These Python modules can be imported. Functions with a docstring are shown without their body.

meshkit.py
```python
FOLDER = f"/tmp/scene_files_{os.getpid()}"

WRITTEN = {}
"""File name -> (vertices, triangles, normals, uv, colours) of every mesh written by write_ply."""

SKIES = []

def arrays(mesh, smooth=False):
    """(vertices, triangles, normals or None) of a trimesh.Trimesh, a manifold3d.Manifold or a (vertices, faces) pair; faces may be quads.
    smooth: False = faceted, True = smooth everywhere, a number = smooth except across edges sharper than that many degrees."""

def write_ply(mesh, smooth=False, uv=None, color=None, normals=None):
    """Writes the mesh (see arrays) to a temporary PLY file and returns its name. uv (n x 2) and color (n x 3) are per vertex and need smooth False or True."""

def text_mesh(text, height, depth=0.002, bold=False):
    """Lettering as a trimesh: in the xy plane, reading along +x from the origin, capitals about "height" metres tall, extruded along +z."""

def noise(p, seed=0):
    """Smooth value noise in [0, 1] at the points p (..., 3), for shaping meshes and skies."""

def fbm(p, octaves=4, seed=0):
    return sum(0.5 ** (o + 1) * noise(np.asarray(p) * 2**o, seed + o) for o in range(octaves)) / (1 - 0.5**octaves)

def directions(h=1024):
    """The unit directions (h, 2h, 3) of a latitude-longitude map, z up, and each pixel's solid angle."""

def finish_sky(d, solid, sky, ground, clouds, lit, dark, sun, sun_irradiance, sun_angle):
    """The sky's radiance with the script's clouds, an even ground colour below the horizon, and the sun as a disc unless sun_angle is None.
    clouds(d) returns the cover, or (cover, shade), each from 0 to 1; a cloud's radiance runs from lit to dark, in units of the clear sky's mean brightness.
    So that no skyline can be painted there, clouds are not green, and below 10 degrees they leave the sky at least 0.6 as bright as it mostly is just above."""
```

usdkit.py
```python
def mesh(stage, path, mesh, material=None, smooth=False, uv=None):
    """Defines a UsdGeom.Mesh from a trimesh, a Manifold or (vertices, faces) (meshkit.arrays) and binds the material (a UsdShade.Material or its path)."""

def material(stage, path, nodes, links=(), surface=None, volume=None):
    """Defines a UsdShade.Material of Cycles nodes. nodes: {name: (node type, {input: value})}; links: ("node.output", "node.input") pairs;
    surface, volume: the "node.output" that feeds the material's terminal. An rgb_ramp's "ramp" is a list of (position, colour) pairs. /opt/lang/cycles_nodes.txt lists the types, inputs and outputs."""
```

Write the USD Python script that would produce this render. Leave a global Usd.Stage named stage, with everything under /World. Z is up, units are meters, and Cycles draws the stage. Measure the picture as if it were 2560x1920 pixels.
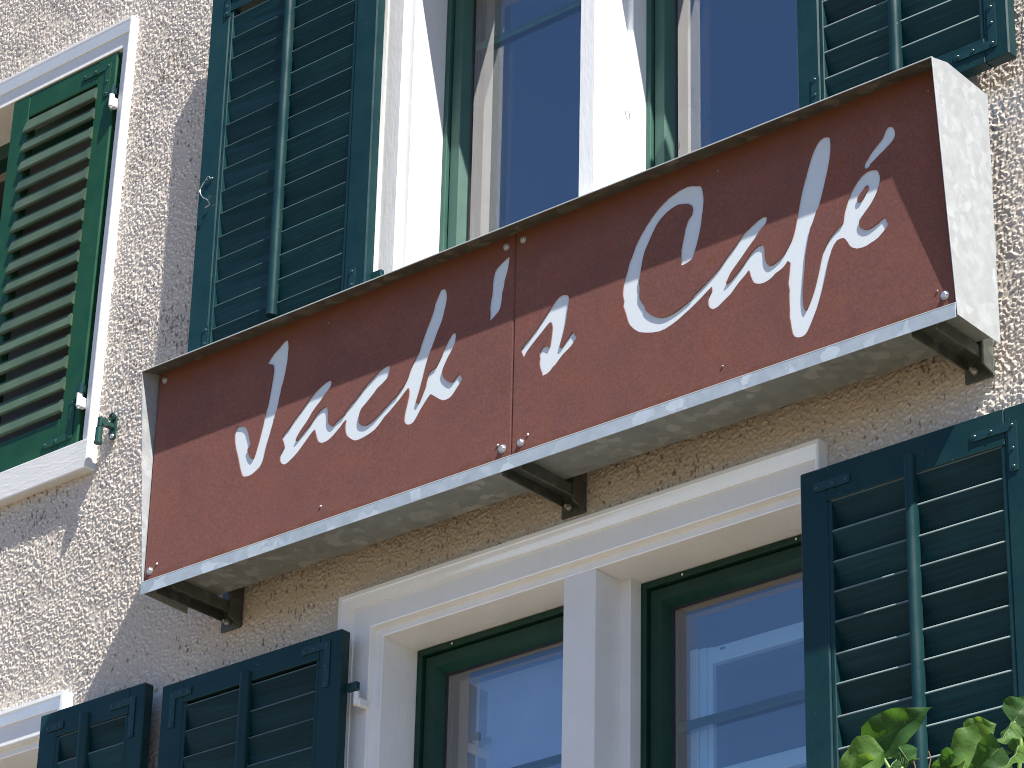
import math
import numpy as np, trimesh, usdkit
from pxr import Usd, UsdGeom, UsdLux, UsdShade, Gf, Sdf
from scipy.ndimage import gaussian_filter
from shapely.geometry import Polygon, box as sbox
from shapely.ops import unary_union

stage = Usd.Stage.CreateInMemory()
UsdGeom.SetStageUpAxis(stage, 'Z')
UsdGeom.SetStageMetersPerUnit(stage, 1.0)
stage.SetDefaultPrim(UsdGeom.Xform.Define(stage, '/World').GetPrim())
UsdGeom.Scope.Define(stage, '/World/Looks')

# ------------------------------------------------------------------ camera, sky, sun, exposure
GROUND = -4.95                      # the street; z = 0 is the bottom of the sign's panel, y = 0 the wall's face
CAM_F = 8152.445                    # focal length in pixels of a 2560 wide picture
CAM_R = np.array([[0.7544120, 0.6560779, 0.0205973], [-0.2791344, 0.3490561, -0.8945634], [-0.5940929, 0.6691200, 0.4464661]])
CAM_C = np.array([5.890883, -5.477164, -3.294687])
EXPOSURE = 1.32
SUN_DIR = np.array([2.6287, -1.0, 3.8539]); SUN_DIR /= np.linalg.norm(SUN_DIR)
SUN_EL, SUN_ROT = math.asin(SUN_DIR[2]), math.atan2(SUN_DIR[0], SUN_DIR[1])
SKY_STRENGTH, SUN_INTENSITY = 0.05, 1.0

cam = UsdGeom.Camera.Define(stage, '/World/camera')
cam.CreateHorizontalApertureAttr(36.0); cam.CreateVerticalApertureAttr(27.0)
cam.CreateFocalLengthAttr(36.0 * CAM_F / 2560.0)
cam.CreateClippingRangeAttr(Gf.Vec2f(0.1, 2000.0))
cam.CreateExposureAttr(EXPOSURE)
def frame_matrix(xa, ya, za, t):
    return Gf.Matrix4d(*[float(v) for v in (*xa, 0, *ya, 0, *za, 0, *t, 1)])
cam.AddTransformOp().Set(frame_matrix(CAM_R[0], -CAM_R[1], -CAM_R[2], CAM_C))

sky_mat = usdkit.material(stage, '/World/Looks/sky_air', {
    's': ('sky_texture', {'sky_type': 'single_scattering', 'sun_disc': False, 'sun_elevation': SUN_EL, 'sun_rotation': SUN_ROT, 'altitude': 700.0, 'air_density': 1.0, 'aerosol_density': 0.2, 'ozone_density': 3.5}),
    'm': ('mix', {'mix_type': 'multiply', 'fac': 1.0, 'color2': (.82, 1.0, 1.22)}),
    'b': ('background_shader', {'strength': SKY_STRENGTH})}, [('s.color', 'm.color1'), ('m.color', 'b.color')])
sky_mat.CreateSurfaceOutput('cycles').ConnectToSource(UsdShade.Shader.Get(stage, '/World/Looks/sky_air/b').CreateOutput('background', Sdf.ValueTypeNames.Token))
dome = UsdLux.DomeLight.Define(stage, '/World/sky')
UsdShade.MaterialBindingAPI.Apply(dome.GetPrim()).Bind(sky_mat)
dome.GetPrim().SetCustomDataByKey('kind', 'structure')
sun = UsdLux.DistantLight.Define(stage, '/World/sun')
sun.CreateIntensityAttr(SUN_INTENSITY); sun.CreateAngleAttr(0.5); sun.CreateNormalizeAttr(True)
sun.CreateColorAttr(Gf.Vec3f(1.0, 0.95, 0.87))
sx = np.cross([0, 0, 1], SUN_DIR); sx /= np.linalg.norm(sx)
sun.AddTransformOp().Set(frame_matrix(sx, np.cross(SUN_DIR, sx), SUN_DIR, (0, 0, 20)))

# ------------------------------------------------------------------ helpers
rng = np.random.default_rng(7)
def project(p):
    q = (np.asarray(p) - CAM_C) @ CAM_R.T
    return 1280 + CAM_F * q[..., 0] / q[..., 2], 960 + CAM_F * q[..., 1] / q[..., 2]

class MB:
    """collects shells into one mesh"""
    def __init__(self): self.v, self.f, self.n = [], [], 0
    def add(self, v, f):
        v = np.asarray(v, float); f = np.asarray(f, int)
        if f.shape[1] == 4: f = np.vstack([f[:, [0, 1, 2]], f[:, [0, 2, 3]]])
        self.v.append(v); self.f.append(f + self.n); self.n += len(v)
        return self
    def tm(self, m): return self.add(m.vertices, m.faces)
    def box(self, x0, x1, y0, y1, z0, z1):
        v = [(x, y, z) for x in (x0, x1) for y in (y0, y1) for z in (z0, z1)]
        return self.add(v, [(0, 1, 3, 2), (4, 6, 7, 5), (0, 4, 5, 1), (2, 3, 7, 6), (0, 2, 6, 4), (1, 5, 7, 3)])
    def cbox(self, x0, x1, y0, y1, z0, z1, c=0.002):
        pts = []
        for X, sx in ((x0, 1), (x1, -1)):
            for Y, sy in ((y0, 1), (y1, -1)):
                for Z, sz in ((z0, 1), (z1, -1)):
                    pts += [(X, Y + sy * c, Z + sz * c), (X + sx * c, Y, Z + sz * c), (X + sx * c, Y + sy * c, Z)]
        return self.tm(trimesh.convex.convex_hull(np.array(pts)))
    def prism_x(self, prof, x0, x1):
        """profile of (y, z), convex or fan-safe, extruded along x"""
        n = len(prof); v = [(x0, *p) for p in prof] + [(x1, *p) for p in prof]
        f = [(i, (i + 1) % n, n + (i + 1) % n) for i in range(n)] + [(i, n + (i + 1) % n, n + i) for i in range(n)]
        f += [(0, i + 1, i) for i in range(1, n - 1)] + [(n, n + i, n + i + 1) for i in range(1, n - 1)]
        return self.add(v, f)
    def poly_y(self, poly, y0, y1):
        """a shapely polygon in (x, z) as a slab from y0 to y1"""
        for g in getattr(poly, 'geoms', [poly]):
            m = trimesh.creation.extrude_polygon(g, y1 - y0, engine='earcut')
            v = np.array(m.vertices)
            self.add(np.stack([v[:, 0], y1 - v[:, 2], v[:, 1]], 1), m.faces)
        return self
    def poly_x(self, poly, x0, x1):
        """a shapely polygon in (y, z) as a slab from x0 to x1"""
        for g in getattr(poly, 'geoms', [poly]):
            m = trimesh.creation.extrude_polygon(g, x1 - x0, engine='earcut')
            v = np.array(m.vertices)
            self.add(np.stack([x0 + v[:, 2], v[:, 0], v[:, 1]], 1), m.faces)
        return self
    def tube(self, pts, r, n=8):
        pts = np.asarray(pts, float); r = np.broadcast_to(r, len(pts))
        t = np.gradient(pts, axis=0); t /= np.linalg.norm(t, axis=1, keepdims=True)
        up = np.array([0.3, 0.2, 0.93]); v = []
        for p, d, k in zip(pts, t, r):
            a = np.cross(d, up); a /= np.linalg.norm(a); b = np.cross(d, a)
            v += [p + k * (math.cos(q) * a + math.sin(q) * b) for q in np.linspace(0, 2 * math.pi, n, endpoint=False)]
        f = [(i * n + j, i * n + (j + 1) % n, (i + 1) * n + (j + 1) % n, (i + 1) * n + j) for i in range(len(pts) - 1) for j in range(n)]
        self.add(v, f)
        m = len(pts) - 1
        self.add([v[j] for j in range(n)], [(0, j + 1, j) for j in range(1, n - 1)])
        return self.add([v[m * n + j] for j in range(n)], [(0, j, j + 1) for j in range(1, n - 1)])
    def cyl(self, a, b, r, n=16):
        return self.tube([a, (np.asarray(a) + b) / 2, b], r, n)
    def dome(self, x, y, z, r, h, n=10):
        """a round screw head on a face that looks to -y"""
        prof = [(r, 0), (r * .92, h * .45), (r * .6, h * .85), (0.0, h)]
        m = trimesh.creation.revolve(prof, sections=n); v = np.array(m.vertices)
        return self.add(np.stack([x + v[:, 0], y - v[:, 2], z + v[:, 1]], 1), m.faces)
    def ring(self, prof, rect, kx=1.0, sides='LTRB'):
        """a frame with mitred corners: prof is (inset, y) pairs, rect the outer x0, x1, z0, z1"""
        x0, x1, z0, z1 = rect; v = []
        kl, kr = kx if isinstance(kx, tuple) else (kx, kx)
        for s, y in prof:
            v += [(x0 + s * kl, y, z0 + s), (x0 + s * kl, y, z1 - s), (x1 - s * kr, y, z1 - s), (x1 - s * kr, y, z0 + s)]
        f = []
        for i in range(len(prof) - 1):
            for k, side in enumerate('LTRB'):
                if side in sides:
                    a, b = 4 * i + k, 4 * i + (k + 1) % 4
                    f.append((a, b, b + 4, a + 4))
        return self.add(v, f)
    def shear(self, k, z0):
        for v in self.v: v[:, 0] += k * (v[:, 2] - z0)
        return self
    def mesh(self): return np.vstack(self.v), np.vstack(self.f)

taken = set()
def numbered(path):
    p, k = path, 0
    while p in taken: k += 1; p = f'{path}_{k:03d}'
    taken.add(p); return p
def keys(prim, label=None, cat=None, group=None, kind=None):
    for k, v in (('label', label), ('category', cat), ('group', group), ('kind', kind)):
        if v: prim.SetCustomDataByKey(k, v)
    return prim
def thing(name, label, cat, loc=(0, 0, 0), rz=0.0, group=None):
    x = UsdGeom.Xform.Define(stage, numbered('/World/' + name))
    x.AddTranslateOp().Set(Gf.Vec3d(*loc))
    if rz: x.AddRotateZOp().Set(math.degrees(rz))
    x.loc = np.array(loc, float)
    keys(x.GetPrim(), label, cat, group)
    origin[str(x.GetPath())] = (np.array(loc, float) if not rz else np.zeros(3))
    return str(x.GetPath())
origin = {}
def part(name, mb, mat, parent='/World', smooth=30, label=None, kind=None):
    """one Mesh prim; vertices are given in world coordinates (in the sign's own frame for the sign)"""
    v, f = mb.mesh() if isinstance(mb, MB) else mb
    top = '/'.join(parent.split('/')[:3])
    path = numbered(parent + '/' + name)
    m = usdkit.mesh(stage, path, (v - origin.get(top, 0), f), mat, smooth=smooth)
    keys(m.GetPrim(), label, None, None, kind)
    return path

# ------------------------------------------------------------------ materials
def M(name, nodes, links, surface='p.BSDF'):
    return usdkit.material(stage, '/World/Looks/' + name, nodes, links, surface=surface)
POS = ('geometry', {})
def painted_wood(name, c0, c1, grain, rough=0.38, bump=0.35, worn=None, spec=0.28, nose=None, dist=.0012):
    """paint on wood: grain = stretch of the noise per axis"""
    n = {'g': POS, 'o': ('object_info', {}), 'm': ('mapping', {'mapping_type': 'point', 'scale': grain}),
         'w': ('noise_texture', {'scale': 1.0, 'detail': 5.0, 'roughness': 0.6, 'distortion': 0.4}),
         'd': ('noise_texture', {'scale': 9.0, 'detail': 4.0, 'roughness': 0.6}),
         'r': ('rgb_ramp', {'ramp': [(0.25, c0), (0.75, c1)]}),
         'v': ('rgb_ramp', {'ramp': [(0.0, (.86,) * 3), (1.0, (1.12,) * 3)]}), 'wr': ('rgb_ramp', {'ramp': [(.3, (1 - .5 * max(0, bump - .3),) * 3), (.6, (1 + .15 * max(0, bump - .3),) * 3)]}), 'xx': ('mix', {'mix_type': 'multiply', 'fac': 1.0}),
         'x': ('mix', {'mix_type': 'multiply', 'fac': 1.0}),
         'rr': ('rgb_ramp', {'ramp': [(0.3, (rough - .07,) * 3), (0.7, (rough + .1,) * 3)]}),
         'b': ('bump', {'strength': bump, 'distance': dist}), 'p': ('principled_bsdf', {'roughness': rough, 'specular_ior_level': spec})}
    l = [('g.position', 'm.vector'), ('m.vector', 'w.vector'), ('g.position', 'd.vector'), ('d.fac', 'r.fac'), ('w.fac', 'wr.fac'), ('r.color', 'xx.color1'), ('wr.color', 'xx.color2'), ('xx.color', 'x.color1'), ('o.random', 'v.fac'), ('v.color', 'x.color2'),
         ('d.fac', 'rr.fac'), ('rr.color', 'p.roughness'), ('w.fac', 'b.height'), ('b.normal', 'p.normal')]
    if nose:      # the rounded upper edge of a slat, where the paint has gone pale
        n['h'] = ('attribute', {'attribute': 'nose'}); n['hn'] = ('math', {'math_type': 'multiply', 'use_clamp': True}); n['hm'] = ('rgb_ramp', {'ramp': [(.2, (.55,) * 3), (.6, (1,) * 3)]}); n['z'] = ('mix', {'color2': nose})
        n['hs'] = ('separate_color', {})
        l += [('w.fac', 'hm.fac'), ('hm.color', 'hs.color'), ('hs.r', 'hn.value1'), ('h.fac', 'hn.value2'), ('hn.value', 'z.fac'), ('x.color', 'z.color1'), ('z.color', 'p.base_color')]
    elif worn:      # small chips and bleached specks
        n['k'] = ('noise_texture', {'scale': 170.0, 'detail': 2.0}); n['kr'] = ('rgb_ramp', {'ramp': [(worn, (0, 0, 0)), (worn + .03, (1, 1, 1))]})
        n['y'] = ('mix', {'color2': (.25, .3, .27)})
        l += [('g.position', 'k.vector'), ('k.fac', 'kr.fac'), ('kr.color', 'y.fac'), ('x.color', 'y.color1'), ('y.color', 'p.base_color')]
    else: l.append(('x.color', 'p.base_color'))
    return M(name, n, l)
TEAL0, TEAL1 = (.006, .031, .036), (.0095, .043, .046)
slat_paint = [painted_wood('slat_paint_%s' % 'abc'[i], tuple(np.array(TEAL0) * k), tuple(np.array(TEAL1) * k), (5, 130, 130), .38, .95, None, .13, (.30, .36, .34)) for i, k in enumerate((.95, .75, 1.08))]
frame_paint = painted_wood('shutter_frame_paint', TEAL0, TEAL1, (230, 230, 14), .36, .4, .765)
frame_paint_h = painted_wood('shutter_rail_paint', TEAL0, TEAL1, (14, 230, 230), .36, .4, .765)
GR0, GR1 = (.010, .055, .026), (.016, .078, .036)
slat_green = painted_wood('closed_slat_paint', (.040, .072, .050), (.066, .102, .070), (14, 240, 240), .5, .4)
frame_green = painted_wood('closed_shutter_paint', GR0, GR1, (200, 200, 16), .34, .25)
sash_dark = painted_wood('sash_paint_dark', (.008, .040, .028), (.012, .052, .036), (150, 150, 20), .35, .15)
sash_pale = painted_wood('sash_paint_pale', (.036, .098, .078), (.05, .125, .098), (150, 150, 20), .40, .15)  # paler green, used on the upper window's sashes
white_paint = painted_wood('white_trim_paint', (.74, .75, .75), (.80, .81, .82), (90, 90, 22), .45, .3, dist=.004)
white_rail = painted_wood('white_trim_paint_level', (.74, .75, .75), (.80, .81, .82), (22, 90, 90), .45, .3, dist=.004)
white_metal = M('white_enamel', {'p': ('principled_bsdf', {'base_color': (.80, .80, .78), 'roughness': .35})}, [])
dark_gasket = M('black_gasket', {'p': ('principled_bsdf', {'base_color': (.012, .012, .014), 'roughness': .5})}, [])
strap_paint = M('strap_paint', {'g': POS, 'n': ('noise_texture', {'scale': 60.0, 'detail': 3.0}), 'r': ('rgb_ramp', {'ramp': [(.3, (.0068, .034, .038)), (.75, (.0105, .046, .048))]}),
    'b': ('bump', {'strength': .2, 'distance': .001}), 'p': ('principled_bsdf', {'roughness': .33})}, [('g.position', 'n.vector'), ('n.fac', 'r.fac'), ('r.color', 'p.base_color'), ('n.fac', 'b.height'), ('b.normal', 'p.normal')])
strap_green = M('strap_paint_green', {'p': ('principled_bsdf', {'base_color': (.014, .065, .032), 'roughness': .33})}, [])
screw_metal = M('painted_screw', {'p': ('principled_bsdf', {'base_color': (.035, .075, .075), 'metallic': .3, 'roughness': .26})}, [])
zinc = M('zinc_bolt', {'p': ('principled_bsdf', {'base_color': (.60, .61, .62), 'metallic': .75, 'roughness': .42})}, [])
wire = M('wire', {'p': ('principled_bsdf', {'base_color': (.55, .56, .56), 'metallic': .9, 'roughness': .35})}, [])
old_screw = M('rusty_screw', {'p': ('principled_bsdf', {'base_color': (.26, .22, .19), 'metallic': .5, 'roughness': .5})}, [])
iron_green = M('catch_iron', {'p': ('principled_bsdf', {'base_color': (.018, .06, .05), 'roughness': .3})}, [])
def galvanised(name, lo, hi, scale, metallic=.55, rough=.42):
    return M(name, {'g': POS, 'v': ('voronoi_texture', {'scale': scale, 'randomness': 1.0}), 'n': ('noise_texture', {'scale': 25.0, 'detail': 5.0, 'roughness': .7, 'distortion': 1.0}),
        'a': ('vector_math', {'math_type': 'multiply_add', 'vector2': (.035, .035, .035)}), 's': ('separate_color', {}), 'r': ('rgb_ramp', {'ramp': [(0.0, lo), (.75, tuple((np.array(lo) * .72 + np.array(hi) * .28))), (1.0, hi)]}),
        'k': ('rgb_ramp', {'ramp': [(.3, (.9, .9, .9)), (.7, (1.06, 1.06, 1.06))]}), 'x': ('mix', {'mix_type': 'multiply', 'fac': 1.0}),
        'rr': ('rgb_ramp', {'ramp': [(0, (rough - .12,) * 3), (1, (rough + .14,) * 3)]}), 'bn': ('noise_texture', {'scale': 6.0, 'detail': 2.0}), 'b': ('bump', {'strength': .12, 'distance': .01}),
        'p': ('principled_bsdf', {'metallic': metallic, 'roughness': rough})},
        [('g.position', 'n.vector'), ('n.color', 'a.vector1'), ('g.position', 'a.vector3'), ('a.vector', 'v.vector'), ('v.color', 's.color'), ('s.r', 'r.fac'), ('r.color', 'x.color1'), ('n.fac', 'k.fac'), ('k.color', 'x.color2'),
         ('x.color', 'p.base_color'), ('s.g', 'rr.fac'), ('rr.color', 'p.roughness'), ('g.position', 'bn.vector'), ('bn.fac', 'b.height'), ('b.normal', 'p.normal')])
galv = galvanised('galvanised_sheet', (.43, .46, .475), (.52, .55, .57), 48.0, .30, .46)
galv_lip = galvanised('galvanised_lip', (.40, .465, .51), (.58, .655, .71), 30.0, .2, .42)
galv_hood = galvanised('galvanised_hood', (.13, .14, .13), (.24, .25, .24), 34.0, .4, .5)  # same sheet, darkened: the underside's dark reflection of the panel is in its colour
edge_zinc = M('bright_sheet_edge', {'p': ('principled_bsdf', {'base_color': (.66, .70, .69), 'metallic': .2, 'roughness': .4})}, [])
galv_tray = galvanised('galvanised_tray', (.26, .28, .27), (.42, .44, .42), 34.0, .45, .45)
galv_steel = galvanised('galvanised_bracket', (.09, .10, .09), (.17, .18, .165), 45.0, .4, .5)
rust = M('rusted_steel', {'g': POS, 'n': ('noise_texture', {'scale': 7.0, 'detail': 7.0, 'roughness': .65, 'distortion': .6}), 'f': ('noise_texture', {'scale': 160.0, 'detail': 3.0, 'roughness': .7}),
    'q': ('noise_texture', {'scale': 16.0, 'detail': 6.0, 'roughness': .65}), 'r': ('rgb_ramp', {'ramp': [(.25, (.195, .096, .092)), (.5, (.228, .109, .099)), (.75, (.265, .115, .094))]}), 'fr': ('rgb_ramp', {'ramp': [(.3, (.8, .8, .82)), (.7, (1.14, 1.12, 1.1))]}),
    'qr': ('rgb_ramp', {'ramp': [(.58, (0, 0, 0)), (.72, (.42, .42, .42))]}), 'o': ('mix', {'color2': (.27, .092, .045)}), 'x': ('mix', {'mix_type': 'multiply', 'fac': 1.0}),
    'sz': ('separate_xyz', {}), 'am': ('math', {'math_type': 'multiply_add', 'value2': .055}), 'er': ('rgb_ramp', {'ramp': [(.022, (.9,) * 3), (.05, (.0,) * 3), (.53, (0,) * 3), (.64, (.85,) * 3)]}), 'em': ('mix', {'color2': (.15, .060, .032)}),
    'b': ('bump', {'strength': .25, 'distance': .0008}), 'p': ('principled_bsdf', {'roughness': .75, 'specular_ior_level': .03, 'diffuse_roughness': 1.0})},
    [('g.position', 'n.vector'), ('g.position', 'f.vector'), ('g.position', 'q.vector'), ('n.fac', 'r.fac'), ('q.fac', 'qr.fac'), ('qr.color', 'o.fac'), ('r.color', 'o.color1'), ('f.fac', 'fr.fac'), ('o.color', 'x.color1'), ('fr.color', 'x.color2'),
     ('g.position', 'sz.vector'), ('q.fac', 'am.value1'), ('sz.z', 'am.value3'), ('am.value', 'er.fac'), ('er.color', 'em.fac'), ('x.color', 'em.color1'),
     ('em.color', 'p.base_color'), ('f.fac', 'b.height'), ('b.normal', 'p.normal')])
acrylic = M('white_acrylic', {'p': ('principled_bsdf', {'base_color': (.86, .95, 1.0), 'roughness': .22, 'subsurface_weight': .3, 'subsurface_radius': (1.0, 1.0, 1.0), 'subsurface_scale': .005})}, [])
def plaster_mat(name, dirty):
    return M(name, {'g': POS, 'n': ('noise_texture', {'scale': 3.0, 'detail': 6.0, 'roughness': .65}), 'f': ('noise_texture', {'scale': 350.0, 'detail': 3.0}), 'h': ('attribute', {'attribute': 'pit'}),
        'r': ('rgb_ramp', {'ramp': [(.3, (.54, .485, .43)), (.7, (.62, .56, .50))]}), 'hr': ('rgb_ramp', {'ramp': [(0.0, (1, 1, 1)), (1.0, (.45, .42, .40))]}), 'x': ('mix', {'mix_type': 'multiply', 'fac': dirty}),
        'b': ('bump', {'strength': .35, 'distance': .0015}), 'p': ('principled_bsdf', {'roughness': .9, 'specular_ior_level': .15})},
        [('g.position', 'n.vector'), ('g.position', 'f.vector'), ('n.fac', 'r.fac'), ('h.fac', 'hr.fac'), ('r.color', 'x.color1'), ('hr.color', 'x.color2'), ('x.color', 'p.base_color'), ('f.fac', 'b.height'), ('b.normal', 'p.normal')])
plaster = plaster_mat('roughcast_plaster', 1.0)
masonry = M('masonry', {'g': POS, 'n': ('noise_texture', {'scale': 60.0, 'detail': 5.0}), 'r': ('rgb_ramp', {'ramp': [(.3, (.44, .39, .335)), (.7, (.53, .475, .415))]}), 'b': ('bump', {'strength': .5, 'distance': .01}), 'p': ('principled_bsdf', {'roughness': .9})},
    [('g.position', 'n.vector'), ('n.fac', 'r.fac'), ('r.color', 'p.base_color'), ('n.fac', 'b.height'), ('b.normal', 'p.normal')])
room_paint = M('room_paint', {'p': ('principled_bsdf', {'base_color': (.22, .235, .26), 'roughness': .8})}, [])
pale_blue_sheet = M('pale_blue_sheet', {'g': POS, 'w': ('noise_texture', {'scale': 14.0, 'detail': 3.0}), 'r': ('rgb_ramp', {'ramp': [(.3, (.34, .50, .74)), (.7, (.40, .56, .80))]}), 'p': ('principled_bsdf', {'roughness': .8})}, [('g.position', 'w.vector'), ('w.fac', 'r.fac'), ('r.color', 'p.base_color')])
frame_blue = M('light_blue_inner_frame', {'p': ('principled_bsdf', {'base_color': (.52, .80, .97), 'roughness': .4})}, [])  # light blue base colour for the frame behind the lower panes
glass = M('window_glass', {'n': ('noise_texture', {'scale': 2.2, 'detail': 1.0}), 'g': POS, 'b': ('bump', {'strength': .02, 'distance': .02}), 't': ('transparent_bsdf', {'color': (.96, .97, .98)}), 's': ('glossy_bsdf', {'color': (1.0, .98, .96), 'roughness': 0.0}),
    'f': ('layer_weight', {'blend': .5}), 'q': ('math', {'math_type': 'power', 'value2': 4.0}), 'r': ('math', {'math_type': 'multiply_add', 'value2': .77, 'value3': .225}), 'm': ('mix_closure', {})},
    [('g.position', 'n.vector'), ('n.fac', 'b.height'), ('b.normal', 's.normal'), ('f.facing', 'q.value1'), ('q.value', 'r.value1'), ('r.value', 'm.fac'), ('t.BSDF', 'm.closure1'), ('s.BSDF', 'm.closure2')], surface='m.closure')
def leaf_mat(name, c0, c1, tr):
    return M(name, {'g': POS, 'n': ('noise_texture', {'scale': 38.0, 'detail': 4.0}), 'r': ('rgb_ramp', {'ramp': [(.3, c0), (.7, c1)]}), 'v': ('voronoi_texture', {'scale': 120.0}), 'b': ('bump', {'strength': .22, 'distance': .003}),
        'p': ('principled_bsdf', {'roughness': .58, 'specular_ior_level': .3}), 't': ('translucent_bsdf', {'color': tr}), 'm': ('mix_closure', {'fac': .42})},
        [('g.position', 'n.vector'), ('n.fac', 'r.fac'), ('r.color', 'p.base_color'), ('g.position', 'v.vector'), ('v.distance', 'b.height'), ('b.normal', 'p.normal'), ('p.BSDF', 'm.closure1'), ('t.BSDF', 'm.closure2')], surface='m.closure')
leaf_green = leaf_mat('leaf_green', (.022, .070, .018), (.04, .105, .024), (.10, .24, .025))
leaf_young = leaf_mat('leaf_young', (.06, .14, .028), (.10, .20, .045), (.28, .46, .05))
stem_mat = M('stem', {'p': ('principled_bsdf', {'base_color': (.16, .26, .06), 'roughness': .5})}, [])
twig_mat = M('dry_twig', {'p': ('principled_bsdf', {'base_color': (.16, .09, .05), 'roughness': .8})}, [])
asphalt = M('street_paving', {'g': POS, 'n': ('noise_texture', {'scale': 3.0, 'detail': 8.0}), 'r': ('rgb_ramp', {'ramp': [(.3, (.150, .112, .062)), (.7, (.195, .150, .088))]}), 'p': ('principled_bsdf', {'roughness': .85})}, [('g.position', 'n.vector'), ('n.fac', 'r.fac'), ('r.color', 'p.base_color')])
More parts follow.
